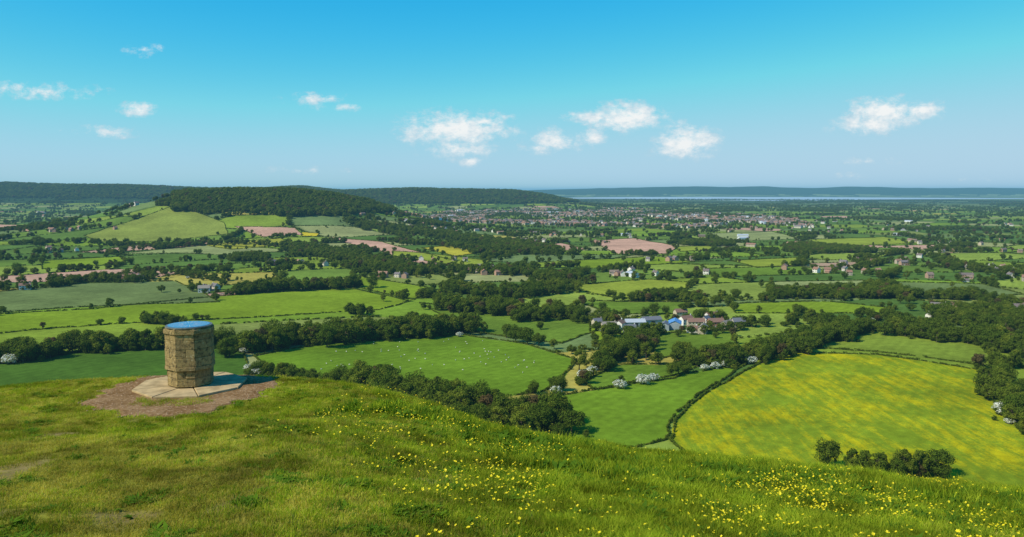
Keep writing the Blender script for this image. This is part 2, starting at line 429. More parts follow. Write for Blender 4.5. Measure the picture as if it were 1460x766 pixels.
BELTS=[([(-40,514),(50,514),(100,502),(200,498),(335,494)],14,11,17,'X'),
([(335,505),(420,490),(520,484),(600,478),(668,471)],22,11,18,'X'),
([(345,502),(365,505)],12,12,16,''),
([(365,532),(420,545),(480,556)],16,7,12,'x'),
([(500,556),(560,568),(620,582),(700,598),(790,610)],16,11,17,'X'),
([(530,580),(620,596),(700,612),(800,622)],14,9,15,'X'),
([(625,441),(700,446),(760,455),(825,452)],24,11,17,'x'),
([(640,418),(720,424),(800,414)],30,11,16,'x'),
([(832,528),(870,518),(900,508),(932,490)],16,9,15,'x'),
([(1000,522),(1060,517),(1110,503),(1160,492),(1220,470)],20,9,14,'X'),
([(1283,474),(1340,484),(1400,490),(1440,502),(1480,506)],20,10,16,'X'),
([(1422,540),(1434,570),(1450,600),(1500,635)],10,9,14,'X'),
([(1185,672),(1230,678),(1270,680),(1345,682)],6,8,13,'X'),
([(780,562),(842,542)],10,5,9,''),
([(-30,414),(60,412),(130,401),(200,403)],14,7,12,'x'),
([(180,388),(250,392),(330,402)],16,7,12,''),
([(330,420),(420,413),(512,409)],22,10,16,'X'),
([(415,352),(500,368),(560,385),(600,392)],60,9,14,'x'),
([(500,318),(600,330),(700,346),(780,362)],80,9,14,'x'),
([(240,352),(330,347),(420,352)],18,8,12,''),
([(795,452),(870,464)],14,8,13,'x'),
([(860,482),(935,478)],12,8,13,'x'),
([(1060,466),(1230,455)],12,7,12,''),
([(930,422),(1040,424),(1100,430)],9,6,10,''),
([(1100,420),(1240,416),(1300,430)],12,6,11,''),
([(0,350),(100,345),(230,352)],24,8,12,''),
([(0,330),(100,322)],40,9,12,'x'),
([(640,386),(760,392),(830,404)],34,8,14,'x'),
([(960,462),(1040,455)],12,7,12,''),
([(1240,456),(1290,462)],14,8,13,'x'),
([(560,345),(640,350),(720,368)],40,8,13,''),
([(1000,360),(1100,358),(1200,362)],30,8,12,''),
([(1320,380),(1460,392)],30,8,12,''),
]
bx=[]
for pts,w,a,b,fl in BELTS:
    P=GP(pts);L=np.hypot(*np.diff(P,axis=0).T).sum()
    n=int(L*max(w,8)/{'X':26,'x':44,'':75}[fl])+3;n=min(n,1500)
    bx.append((along(P,w,n),a,b))
for i,(q_,a,b) in enumerate(bx):
    place_trees('tree_belt' if i==0 else 'tree_belt.%03d'%i,q_,a*.7,b*1.1)
u_=np.concatenate([q[0]+rng.normal(size=q[0].shape)*4 for q in bx]);place_trees('belt_undergrowth',u_,3,6,[5,6,4,9],[.4,.4,.19,.01],1.3)
# field hedges
hp=[];hr=[];ht=[]
for f,P in zip(FIELDS,FP):
    n=len(P)
    for i in range(n):
        a=P[i];b=P[(i+1)%n];L=np.hypot(*(b-a))
        if L<3: continue
        k=int(L/2.6);t=(np.arange(k)+rng.uniform(-.2,.2,k))/max(k,1)
        wob=np.column_stack([fbm(t*L/30,t*0+i,61)-.5,fbm(t*L/30,t*0+i,62)-.5])*6*(np.sin(np.pi*t))[:,None]
        pt=a+(b-a)*t[:,None]+wob;keep=rng.uniform(size=k)>.08
        hp.append(pt[keep]);hr.append(np.full(keep.sum(),math.atan2(b[1]-a[1],b[0]-a[0])))
        if f[2]>0:
            ht.append(pt[rng.uniform(size=k)<f[2]*.8])
hp=np.concatenate(hp);hr=np.concatenate(hr);n=len(hp)
gp=(hp[:,1]>200)
ro=np.zeros((n,3));ro[:,2]=hr+rng.uniform(-.15,.15,n)
sc=np.column_stack([rng.uniform(.8,1.3,n),rng.uniform(.7,1.1,n),rng.uniform(.5,1.1,n)])
scatter('field_hedge',np.column_stack([hp,height(hp[:,0],hp[:,1])])[gp],ro[gp],sc[gp],rng.integers(0,4,n)[gp],hedges)
place_trees('hedgerow_trees',np.concatenate(ht),5,11)
def sector(n,r0,r1,a=40):
    rr=np.sqrt(rng.uniform(r0*r0,r1*r1,n));aa=np.radians(rng.uniform(-a,a,n));return rr*np.sin(aa),rr*np.cos(aa)
def infields(x,y):
    m=np.zeros(len(x),bool)
    for P in FP: m|=inpoly(x,y,P)
    return m
def hedgetrees(nm,n,r0,r1,wd,dens,h0,h1,wood=.72,wide=1.):
    x,y=sector(n,r0,r1);i1,i2,ed=cells(x,y)
    eh=np.modf((i1+i2)*7.31+np.abs(i1-i2)*3.7)[0]
    clus=vn(x/28,y/28,71)
    keep=(ed<wd)&(rng.uniform(size=n)<dens*np.clip(eh*1.7-.5,.04,1)*np.where(clus>.45,1.3,.3))
    wd_=(fbm(x/230,y/230,73,2)>wood)&(rng.uniform(size=n)<.8)
    keep|=wd_
    keep&=~infields(x,y)
    if r0<700: keep&=~((y<430)&(np.abs(x)<430))
    place_trees(nm,np.column_stack([x,y])[keep],h0,h1,wide=wide)
hedgetrees('hedgerow_trees.001',160000,560,2500,4.5,.85,5,14,.775)
hedgetrees('hedgerow_trees.002',260000,2500,7000,8,.62,7,14,.74,1.1)
x,y=sector(40000,7000,11500);k=(fbm(x/420,y/260,75,3)>.54)
xy=np.column_stack([x,y])[k];place_trees('distant_woodland',xy,9,14,wide=1.6)
# hedge bushes in patchwork
x,y=sector(420000,560,2300);i1,i2,ed=cells(x,y);k=(ed<1.3)&~infields(x,y)
xy=np.column_stack([x,y])[k];n=len(xy)
sc=np.column_stack([rng.uniform(.9,1.5,n),rng.uniform(.9,1.4,n),rng.uniform(.7,1.3,n)])
scatter('field_hedge.001',np.column_stack([xy,height(xy[:,0],xy[:,1])]),rz(n),sc,rng.integers(0,4,n),hedges)
def wood(nm,xr,yr,n,cond,h0,h1,wide=1.):
    x=rng.uniform(*xr,n);y=rng.uniform(*yr,n);z=height(x,y);k=cond(x,y,z)
    place_trees(nm,np.column_stack([x,y])[k],h0,h1,wide=wide)
wood('hilltop_wood',(-1250,-330),(2050,2850),11000,lambda x,y,z:(z>54+16*(fbm(x/80,y/80,81)-.5))&((x>(248-730)/F*y+18*(fbm(x/50,y/50,84)-.5))|(y>2560)),8,21)
wood('wooded_ridge',(-2200,900),(5000,6400),14000,lambda x,y,z:(z>42+30*(fbm(x/300,y/300,82)-.5)),9,22,1.5)
wood('wooded_escarpment',(-6200,-1200),(5500,7200),17000,lambda x,y,z:(z>60+50*(fbm(x/400,y/400,83)-.5)),9,22,1.7)
print('trees',time.time()-T0)
SING=[(24,388,15,0),(575,430,11,1),(547,430,10,4),(958,536,10,2),(690,474,11,3),(790,498,9,4),(735,488,15,0),(752,491,15,2),(768,493,13,6),(722,482,13,1),
(975,452,16,8),(380,405,16,8),(390,402,14,8),(935,428,10,1),(875,424,9,0),(935,520,10,3),(862,505,10,1),(720,418,20,8),(745,415,18,8),(845,434,9,3),(370,348,10,5),(770,470,8,0),(600,412,12,1),(815,505,9,6),(1085,410,12,5),(645,388,11,0),(660,388,10,1),
(15,519,10,9),(366,536,7,9),(354,528,6,9),(793,562,7,9),(832,540,8,9),(844,532,7,9),(884,554,8,9),(918,548,9,9),(931,543,7,9),(1005,528,6,9),(1020,526,7,9),(1034,524,7,9),(1070,519,8,9),(1082,512,6,9),(1120,483,6,9),(1432,592,10,9),(862,476,8,9),(655,480,6,9),(745,606,8,9),(1140,492,5,9),(690,600,6,9)]
nmz={0:'oak_tree',1:'oak_tree',2:'oak_tree',3:'ash_tree',4:'ash_tree',5:'elm_tree',6:'oak_tree',8:'poplar_tree',9:'hawthorn_tree',7:'beech_tree'}
for u,v,h,k in SING:
    X,Y=G(u,v);o=link(bpy.data.objects.new(nmz[k],PT[k]));s=h/12
    o.location=(X,Y,float(height(X,Y))-.2);o.scale=(s,s,s*(.8 if k==9 else 1));o.rotation_euler=(0,0,rng.uniform(0,6))

# ---------------------------------------------------------------- houses
def wallmat(name,cols):
    m,nt=mat(name);g=N(nt);r=g.n('ShaderNodeValToRGB');r.color_ramp.interpolation='CONSTANT'
    el=r.color_ramp.elements
    while len(el)<len(cols): el.new(.5)
    for i,c in enumerate(cols): el[i].position=i/len(cols);el[i].color=C(*c)
    g.l(g.n('ShaderNodeObjectInfo').outputs['Random'],r.inputs[0])
    p=g.n('ShaderNodeNewGeometry').outputs['Position'];f=g.rng(g.noise(p,1.5,4),.3,.7,.85,1.12)
    x=g.n('ShaderNodeVectorMath',operation='SCALE');g.l(r.outputs[0],x.inputs[0]);g.l(f,x.inputs['Scale']);bsdf(g,x.outputs[0],.85);return m
WALL=wallmat('house_walls',[(.46,.38,.28),(.75,.70,.6),(.40,.24,.16),(.46,.37,.27),(.42,.26,.18),(.62,.54,.42)])
ROOF=wallmat('house_roofs',[(.26,.14,.09),(.17,.13,.11),(.31,.17,.11),(.22,.16,.12),(.18,.15,.14)])
GLASS=simple('window_glass',(.03,.035,.04),.2,.1,1,.5);WHITE=simple('white_paint',(.7,.7,.68),.6,.05,1)
BARN=simple('barn_cladding',(.28,.31,.32),.7,.15,.5);BLUE=simple('blue_roof_sheet',(.10,.25,.48),.5,.12,.6);GREY=simple('grey_roof_sheet',(.42,.44,.45),.6,.12,.6)
def box(V,Fq,x0,x1,y0,y1,z0,z1):
    s=len(V);V+=[(x0,y0,z0),(x1,y0,z0),(x1,y1,z0),(x0,y1,z0),(x0,y0,z1),(x1,y0,z1),(x1,y1,z1),(x0,y1,z1)]
    Fq+=[(s,s+3,s+2,s+1),(s+4,s+5,s+6,s+7),(s,s+1,s+5,s+4),(s+1,s+2,s+6,s+5),(s+2,s+3,s+7,s+6),(s+3,s,s+4,s+7)]
def house_parts(L,W,Hh,Rh,barn=False):
    parts={}
    V=[];Fq=[];box(V,Fq,-L/2,L/2,-W/2,W/2,-1,Hh)
    for sx in(-1,1):
        s=len(V);X=sx*L/2;V+=[(X,-W/2,Hh),(X,W/2,Hh),(X,0,Hh+Rh),(X-sx*.25,0,Hh+Rh-.05)];Fq+=[(s,s+1,s+2,s+3)]
    parts['walls']=(V,Fq,0)
    V=[];Fq=[];o=.4;t=.18
    for sy in(-1,1):
        s=len(V);y1=sy*(W/2+o);z1=Hh-o*Rh/(W/2)+.02;yr=sy*.001
        for X in(-L/2-o,L/2+o): V+=[(X,y1,z1),(X,yr,Hh+Rh+.02),(X,yr,Hh+Rh+.02+t),(X,y1,z1+t)]
        Fq+=[(s,s+1,s+5,s+4),(s+3,s+7,s+6,s+2),(s,s+4,s+7,s+3),(s,s+3,s+2,s+1),(s+4,s+5,s+6,s+7)]
    parts['roof']=(V,Fq,1)
    V=[];Fq=[]
    if not barn:
        n=max(2,int(L/3))
        for i in range(n):
            X=-L/2+(i+.5)*L/n
            for z in(1.0,3.5):
                if z+1.2>Hh: continue
                for sy in(-1,1): box(V,Fq,X-.5,X+.5,sy*(W/2+.03)-.02,sy*(W/2+.03)+.02,z,z+1.15)
        parts['windows']=(V,Fq,2)
        V=[];Fq=[];box(V,Fq,-L*.12-.45,-L*.12+.45,-W/2-.08,-W/2-.01,-.2,2.0);parts['door']=(V,Fq,3)
        V=[];Fq=[];box(V,Fq,L/2-1.2,L/2-.5,-.35,.35,Hh+Rh*.6,Hh+Rh+1.0)
        box(V,Fq,L/2-1.0,L/2-.7,-.15,.15,Hh+Rh+1.003,Hh+Rh+1.4);parts['chimney']=(V,Fq,0)
    else:
        box(V,Fq,-1.9,1.9,-W/2-.1,-W/2-.02,-.2,min(Hh-.6,3.8));parts['door']=(V,Fq,2)
    return parts
HM=[WALL,ROOF,GLASS,WHITE]
def merged(name,*a,mats=HM):
    V=[];Fq=[];mi=[]
    for k,(v,f,m_) in house_parts(*a).items():
        s=len(V);V+=v;Fq+=[tuple(i+s for i in q) for q in f];mi+=[m_]*len(f)
    return mesh_np(name,np.array(V,float),[np.array(Fq)],mats,mi)
HPR=[merged('h_a',9,7,5.2,2.6),merged('h_b',14,7,5.2,2.8),merged('h_c',8,8,5,3),merged('h_d',20,7.5,5.3,2.6),merged('h_e',7,6,2.8,2.4),merged('h_f',30,14,5,2.5,True,mats=[WHITE,GREY,GLASS,WHITE])]
houses=proto_coll('house',HPR)
def town(nm,P,n,kinds,p,scale=1.):
    lo=P.min(0);hi=P.max(0);k=int(n*6)
    x=rng.uniform(lo[0],hi[0],k);y=rng.uniform(lo[1],hi[1],k);m_=inpoly(x,y,P)&(fbm(x/210,y/210,91,3)>.49)
    m_&=rng.uniform(size=k)<np.clip(3000/np.maximum(y,1),.3,1)
    x,y=x[m_][:n],y[m_][:n];n=len(x)
    ro=np.zeros((n,3));ro[:,2]=vn(x/200,y/200,92)*6+rng.choice([0,1.57],n)+rng.uniform(-.4,.4,n)
    z=height(x,y);scatter(nm,np.column_stack([x,y,z]),ro,np.full((n,3),scale)*rng.uniform(.8,1.15,(n,1)),rng.choice(kinds,n,p=p),houses)
town('town_houses',TOWN[0],2300,[0,1,2,3,4,5],[.30,.20,.24,.10,.14,.02],1.2)
town('town_houses.001',TOWN[1],650,[0,1,2,3,5],[.3,.25,.2,.23,.02],1.4)
for P in TOWN[:1]:
    x=rng.uniform(P[:,0].min(),P[:,0].max(),12000);y=rng.uniform(P[:,1].min(),P[:,1].max(),12000);m_=inpoly(x,y,P)
    place_trees('town_trees',np.column_stack([x,y])[m_][:3400],6,12)
hm=[]
for (u,v,n,sp) in [(700,388,16,50),(885,392,9,40),(1215,388,9,45),(1340,449,7,24),(1450,448,8,30),(1450,385,14,70),(430,378,8,40),(180,398,4,20),(90,330,8,60),(1280,375,7,60),(960,372,4,30),(1130,352,6,60),(1350,345,10,120),(70,358,5,40),(640,372,5,40),(1000,340,10,120),(1200,330,16,260),(300,415,3,12),(1400,400,8,50),(540,395,3,25),(800,335,10,140),(1300,320,22,400),(1430,360,8,100),(760,345,10,70),(700,330,14,90),(600,322,12,90)]:
    c=np.array(G(u,v));hm.append(c+rng.normal(size=(n,2))*sp*np.array([1,.5]))
hm=np.concatenate(hm);n=len(hm);ro=rz(n)
scatter('village_houses',np.column_stack([hm,height(hm[:,0],hm[:,1])]),ro,np.full((n,3),.95)*rng.uniform(.9,1.15,(n,1)),rng.choice([0,1,2,3,4,5],n,p=[.32,.24,.2,.08,.13,.03]),houses)
vt=hm[rng.integers(0,n,700)]+rng.normal(size=(700,2))*28;place_trees('village_trees',vt,5,12)
def house_obj(nm,u,v,rot,dims,mats,barn=False):
    X,Y=G(u,v);e=link(bpy.data.objects.new(nm,None));e.location=(X,Y,float(height(X,Y))+.3);e.rotation_euler=(0,0,rot)
    for k,(V,Fq,mi) in house_parts(*dims,barn).items():
        me=mesh_np(nm+'_'+k,np.array(V,float),[np.array(Fq)],[mats[mi]]);o=link(bpy.data.objects.new(k,me),e)
STN=simple('cotswold_stone',(.48,.40,.28),.9,.2,1.2);RND=simple('cream_render',(.72,.68,.6),.9,.08,1);BRK=simple('red_brick',(.36,.18,.12),.9,.2,2)
TIL=simple('clay_tile',(.23,.13,.09),.9,.25,1.5);SLT=simple('slate',(.15,.15,.16),.7,.2,1.5);STT=simple('stone_tile',(.27,.23,.18),.9,.2,1.5)
FARM=[('stone_house',868,472,.2,(13,7,5.2,2.8),[STN,STT]),('stone_house',884,469,1.1,(10,7,5.2,2.6),[RND,TIL]),('stone_house',852,466,.4,(9,7,5,2.6),[STN,SLT]),
('barn',905,466,.1,(18,9,4.5,2.4),[BARN,GREY],1),('barn',928,463,.3,(18,9,4.8,2.5),[BARN,SLT],1),('barn',962,468,1.35,(19,11,5,2.6),[BARN,BLUE],1),('barn',948,470,1.3,(14,8,4.5,2.4),[BARN,SLT],1),
('stone_house',978,463,.5,(12,7,5.3,2.8),[RND,TIL]),('stone_house',992,467,0,(15,7,5.3,2.8),[STN,TIL]),('stone_house',1006,464,1.,(11,7,5.3,3),[RND,SLT]),('brick_house',1020,467,.2,(14,7.5,5.3,2.8),[BRK,TIL]),
('stone_house',1036,470,.7,(12,7,5.2,2.8),[STN,STT]),('stone_house',987,474,.1,(9,6.5,3,2.6),[RND,TIL]),('stone_house',1002,475,1.2,(12,7,5,2.6),[STN,STT]),('stone_house',898,476,.2,(10,6.5,5,2.7),[RND,SLT]),
('stone_house',970,452,.3,(12,7,5,2.8),[STN,TIL]),('stone_house',1015,457,.4,(13,7,5,2.8),[RND,TIL]),('stone_house',1052,466,.2,(11,7,5,2.8),[STN,SLT]),
('stone_house',291,417,.3,(13,7,5.2,3),[RND,STT]),('stone_house',180,399,.1,(16,7,5.2,2.8),[BRK,TIL]),('stone_house',1340,450,.2,(15,7,5.2,2.8),[RND,TIL]),('stone_house',36,413,.4,(12,7,5,2.6),[RND,TIL])]
for f in FARM: house_obj(f[0],f[1],f[2],f[3],f[4],f[5]+[GLASS,WHITE],len(f)>6)
ft=GP([(870,478),(890,476),(915,474),(940,478),(958,460),(985,458),(1000,460),(1025,460),(1045,474),(1012,478),(975,478),(858,468),(1060,470),(940,458),(900,460)])
ft=np.concatenate([ft+rng.normal(size=ft.shape)*5 for _ in range(3)]);place_trees('farm_trees',ft,4,10)
# ---------------------------------------------------------------- sheep
import bmesh
def blob(bm,c,s,seg=10):
    rr=bmesh.ops.create_uvsphere(bm,u_segments=seg,v_segments=7,radius=1)
    for v in rr['verts']: v.co=Vector((v.co.x*s[0]+c[0],v.co.y*s[1]+c[1],v.co.z*s[2]+c[2]))
bm=bmesh.new();blob(bm,(0,0,.62),(.5,.24,.27));blob(bm,(.42,0,.72),(.2,.15,.17));nw=len(bm.faces)
blob(bm,(.66,0,.66),(.17,.08,.10),8);blob(bm,(.58,.12,.73),(.03,.09,.04),6);blob(bm,(.58,-.12,.73),(.03,.09,.04),6)
for X in(-.32,.3):
    for Y in(-.13,.13):
        rr=bmesh.ops.create_cone(bm,cap_ends=True,segments=6,radius1=.03,radius2=.05,depth=.42)
        for v in rr['verts']: v.co+=Vector((X,Y,.2))
me=bpy.data.meshes.new('sheep');bm.faces.ensure_lookup_table()
for i,f_ in enumerate(bm.faces): f_.material_index=0 if i<nw else 1;f_.smooth=True
bm.to_mesh(me);me.materials.append(simple('fleece',(.66,.61,.50),.95,.1,8));me.materials.append(simple('sheep_face',(.55,.5,.43),.9,.1,8))
sheepc=proto_coll('sheep',[me])
sp=[]
for cx,cy,sx_,sy_,n in [(560,500,40,8,18),(690,508,28,7,22),(610,515,40,7,12),(480,520,30,6,8),(740,522,14,5,7),(640,490,40,4,7)]:
    for i in range(n): sp.append(G(cx+rng.normal()*sx_,min(max(cy+rng.normal()*sy_,485),540)))
sp=np.array(sp);n=len(sp);k=inpoly(sp[:,0],sp[:,1],FP[3]);sp=sp[k];n=len(sp)
scatter('flock_of_sheep',np.column_stack([sp,height(sp[:,0],sp[:,1])]),rz(n),np.full((n,3),1.),np.zeros(n),sheepc)
# river
rm,nt=mat('river_water');g=N(nt);b,o=bsdf(g,C(.40,.46,.48),.5,.4)
P=GP([(800,283.5),(900,284),(1000,285.5),(1100,287),(1180,286.5),(1230,285),(1300,284.5),(1460,284),(1460,283),(1300,282.2),(1150,281.3),(1000,281),(880,281.5),(800,282.3)])
V=np.column_stack([P,np.full(len(P),3.)])
me=bpy.data.meshes.new('river');me.from_pydata([tuple(v) for v in V],[],[tuple(range(len(V)))]);me.materials.append(rm);link(bpy.data.objects.new('river',me))

# ---------------------------------------------------------------- monument (toposcope)
m,nt=mat('weathered_stone');g=N(nt)
tc=g.n('ShaderNodeTexCoord').outputs['Object'];n1=g.noise(tc,2.3,6,.65);n2=g.noise(tc,14,5,.7);n3=g.noise(tc,60,3,.6)
c=g.mix(g.rng(n1,.35,.65),C(.38,.265,.10),C(.24,.17,.075))
c=g.mix(g.rng(n2,.51,.64),c,C(.10,.08,.04));c=g.mix(g.rng(n2,.42,.30),c,C(.46,.38,.21))
isl=g.n('ShaderNodeNewGeometry').outputs['Random Per Island'];f=g.rng(isl,0,1,.82,1.12)
x=g.n('ShaderNodeVectorMath',operation='SCALE');g.l(c,x.inputs[0]);g.l(f,x.inputs['Scale'])
b,o=bsdf(g,x.outputs[0],.95,.1);bp=g.n('ShaderNodeBump');bp.inputs['Strength'].default_value=.9;bp.inputs['Distance'].default_value=.025
g.l(g.math('ADD',g.math('MULTIPLY',n2,1.),g.math('MULTIPLY',n3,.5)),bp.inputs['Height']);g.l(bp.outputs[0],b.inputs['Normal'])
STONE=m
MORT=simple('mortar',(.22,.17,.10),1,.2,20)
mon=link(bpy.data.objects.new('stone_toposcope',None));mz=CAMZ+MZ;mon.location=(MX,MY,mz+.07);mon.rotation_euler=(0,0,.18)
def octa(rad_,k,n=8): 
    a=2*math.pi*(k+.5)/n;return rad_*math.cos(a),rad_*math.sin(a)
def ring_blocks(nm,z0,z1,R,split,depth=.12,jit=.006,offs=0):
    bm=bmesh.new()
    for k in range(8):
        a=Vector((*octa(R,k),0));b=Vector((*octa(R,k+1),0));n=((a+b)/2).normalized()
        cuts=[0]+[ (i+ (offs%2)*.5)/split+rng.uniform(-.06,.06) for i in range(1 if not offs%2 else 0,split)]+[1]
        cuts=[c for c in cuts if 0<=c<=1];cuts=sorted(set(cuts))
        for i in range(len(cuts)-1):
            f0,f1=cuts[i],cuts[i+1]
            if f1-f0<.05: continue
            gap=.002/(b-a).length
            p0=a.lerp(b,f0+(gap if i>0 else 0));p1=a.lerp(b,f1-(gap if i<len(cuts)-2 else 0));o=n*rng.uniform(-jit,jit)
            inn=(R-depth)/R
            q0=a.lerp(b,f0+(gap if i>0 else 0))*inn;q1=a.lerp(b,f1-(gap if i<len(cuts)-2 else 0))*inn
            vs=[bm.verts.new((p.x+o.x*s,p.y+o.y*s,z)) for z in(z0+.002,z1-.002) for p,s in((p0,1),(p1,1),(q1,0),(q0,0))]
            for fc in((0,1,5,4),(1,2,6,5),(2,3,7,6),(3,0,4,7),(4,5,6,7),(3,2,1,0)): bm.faces.new([vs[j] for j in fc])
    bmesh.ops.recalc_face_normals(bm,faces=bm.faces)
    me=bpy.data.meshes.new(nm);bm.to_mesh(me);bm.free();me.materials.append(STONE)
    o=link(bpy.data.objects.new(nm,me),mon);bv=o.modifiers.new('b','BEVEL');bv.width=.008;bv.segments=2;return o
def prism(nm,z0,z1,R0,R1,mt,n=8,par=mon,bev=0):
    bm=bmesh.new();lo=[bm.verts.new((*octa(R0,k,n),z0)) for k in range(n)];hi=[bm.verts.new((*octa(R1,k,n),z1)) for k in range(n)]
    for k in range(n): bm.faces.new((lo[k],lo[(k+1)%n],hi[(k+1)%n],hi[k]))
    bm.faces.new(hi);bm.faces.new(lo[::-1]);me=bpy.data.meshes.new(nm);bm.to_mesh(me);bm.free();me.materials.append(mt)
    o=link(bpy.data.objects.new(nm,me),par)
    if bev: bv=o.modifiers.new('b','BEVEL');bv.width=bev;bv.segments=2
    return o
prism('core',0,1.24,.465,.465,MORT)
ring_blocks('base_course',0,.19,.48,1,depth=.08);ring_blocks('base_course_upper',.19,.36,.485,2,depth=.09)
ring_blocks('string_course',.36,.45,.53,1)
z=.45
for i,hh in enumerate([.19,.19,.19,.13]):
    ring_blocks('body_course_%d'%i,z,z+hh,.518-.003*i,[1,2,1,2][i],offs=0);z+=hh
ring_blocks('cap_course',z,z+.10,.535,1);z+=.10
prism('top_slab',z,z+.03,.50,.50,STONE)
met,nt=mat('blue_enamel_plate');g=N(nt);b,o=bsdf(g,C(.06,.24,.36),.4,.4)
rim=simple('bronze_rim',(.13,.14,.12),.5,.2,10)
prism('plate_rim',z+.031,z+.052,.49,.485,rim,28)
prism('direction_plate',z+.053,z+.060,.435,.435,met,28)
bm=bmesh.new()
for k in range(24):
    a=k*math.pi/12;ca,sa=math.cos(a),math.sin(a);w=.003
    vs=[bm.verts.new((ca*r_-sa*s_,sa*r_+ca*s_,z+.0625)) for r_,s_ in((.12,-w),(.41,-w),(.41,w),(.12,w))];bm.faces.new(vs)
me=bpy.data.meshes.new('direction_lines');bm.to_mesh(me);me.materials.append(WHITE);link(bpy.data.objects.new('direction_lines',me),mon)
PAV=simple('paving_stone',(.42,.30,.15),1.,.32,4,.0,.5)
pl=link(bpy.data.objects.new('paving_platform',None));pl.location=(MX,MY,mz);pl.rotation_euler=(0,0,.1)
bm=bmesh.new()
for k in range(8):
    a=Vector((*octa(1.20,k),0));b=Vector((*octa(1.20,k+1),0));s=.010
    t=(b-a).normalized()
    ps=[a*.30+t*s,a+t*s,b-t*s,b*.30-t*s]
    zz=.055+rng.uniform(-.008,.008)
    vs=[bm.verts.new((p.x,p.y,z_)) for z_ in(-.15,zz) for p in ps]
    for fc in((0,1,5,4),(1,2,6,5),(2,3,7,6),(3,0,4,7),(4,5,6,7)): bm.faces.new([vs[j] for j in fc])
bmesh.ops.recalc_face_normals(bm,faces=bm.faces)
me=bpy.data.meshes.new('slabs');bm.to_mesh(me);me.materials.append(PAV);o=link(bpy.data.objects.new('slabs',me),pl);bv=o.modifiers.new('b','BEVEL');bv.width=.012;bv.segments=2
# bare earth / gravel surround
m,nt=mat('worn_earth');g=N(nt);p=g.n('ShaderNodeNewGeometry').outputs['Position']
n1_=g.noise(p,1.6,5,.65);n2_=g.noise(p,14,5,.7)
c=g.mix(g.rng(n1_,.35,.65),C(.18,.095,.035),C(.31,.185,.085));c=g.mix(g.rng(n2_,.52,.72),c,C(.36,.25,.14))
x=g.n('ShaderNodeVectorMath',operation='SCALE');g.l(c,x.inputs[0]);g.l(g.rng(n2_,.3,.7,.65,1.15),x.inputs['Scale'])
b,o=bsdf(g,x.outputs[0],1,0);bp=g.n('ShaderNodeBump');bp.inputs['Strength'].default_value=1;bp.inputs['Distance'].default_value=.02;g.l(n2_,bp.inputs['Height']);g.l(bp.outputs[0],b.inputs['Normal'])
GRV=m
rr_=np.linspace(.3,1,16);aa=np.linspace(0,2*np.pi,145)[:-1]
def grv_r(a): return 1.74+.36*(fbm(np.cos(a)*2+5,np.sin(a)*2+5,95)-.5)*2+.50*(fbm(np.cos(a)*9+5,np.sin(a)*9+5,96)-.5)
AA,RRR=np.meshgrid(aa,rr_);gr=RRR*grv_r(AA)
X=MX+.02+gr*np.cos(AA)*1.03;Y=MY-.45+gr*np.sin(AA)*1.2;Z=height(X,Y)+.014-.05*(RRR>.99)
n0,n1_=AA.shape;ii=np.arange(n0*n1_).reshape(n0,n1_)
qq=np.stack([ii[:-1],ii[1:],np.roll(ii,-1,1)[1:],np.roll(ii,-1,1)[:-1]],-1).reshape(-1,4)[:,::-1]
me=mesh_np('gravel',np.stack([X.ravel(),Y.ravel(),Z.ravel()],1),[qq],[GRV],smooth=True);link(bpy.data.objects.new('gravel_path',me))
def ongravel(x,y,s=1.):
    dx=(x-MX-.02)/1.03;dy=(y-MY+.45)/1.2
    return np.hypot(dx,dy)<grv_r(np.arctan2(dy,dx))*s
bm=bmesh.new();bmesh.ops.create_icosphere(bm,subdivisions=1,radius=.02)
for v in bm.verts: v.co=Vector((v.co.x*1.2,v.co.y*.9,v.co.z*.55))
me=bpy.data.meshes.new('pebble');bm.to_mesh(me);me.materials.append(simple('pebble_stone',(.34,.21,.11),.95,.35,30))
pebc=proto_coll('pebble',[me])
x=rng.uniform(MX-2.4,MX+2.4,3500);y=rng.uniform(MY-3,MY+2.4,3500);k=ongravel(x,y,1.03)&(np.hypot(x-MX,y-MY)>1.28);x,y=x[k],y[k];n=len(x)
scatter('gravel_stones',np.column_stack([x,y,height(x,y)+.012]),rz(n),rng.uniform(.3,1.1,(n,1))*np.ones((n,3)),np.zeros(n),pebc)

# ---------------------------------------------------------------- grass
g1=leafmat('grass_blades',(.18,.26,.012),(.34,.42,.024),(.34,.36,.03),.4,1.1)
g2=leafmat('dry_turf_blades',(.30,.30,.028),(.46,.41,.055),(.48,.38,.09),.35,1.1)
g3=leafmat('weed_leaves',(.06,.12,.012),(.13,.22,.015),(.08,.15,.012),.3)
def tuft(name,seed,nb,h,rad_,w,mt,lean=.5):
    rg=np.random.default_rng(seed);a=rg.uniform(0,6.283,nb);rr=rad_*np.sqrt(rg.uniform(0,1,nb));bx_=rr*np.cos(a);by=rr*np.sin(a)
    hh=h*rg.uniform(.45,1.1,nb);la=rg.uniform(0,6.283,nb);ll=hh*rg.uniform(.1,lean*1.6,nb);wa=rg.uniform(0,6.283,nb)
    wx,wy=np.cos(wa)*w/2,np.sin(wa)*w/2;lx,ly=np.cos(la)*ll,np.sin(la)*ll
    V=np.stack([np.stack([bx_-wx,by-wy,-.02+0*hh],1),np.stack([bx_+wx,by+wy,-.02+0*hh],1),np.stack([bx_+wx*.8+lx*.35,by+wy*.8+ly*.35,hh*.6],1),np.stack([bx_-wx*.8+lx*.35,by-wy*.8+ly*.35,hh*.6],1),np.stack([bx_+lx,by+ly,hh],1)],1).reshape(-1,3)
    i=np.arange(nb)*5
    return mesh_np(name,V,[np.stack([i,i+1,i+2,i+3],1),np.stack([i+3,i+2,i+4],1)],[mt],None,{'var':np.repeat(rg.uniform(0,1,nb),5)})
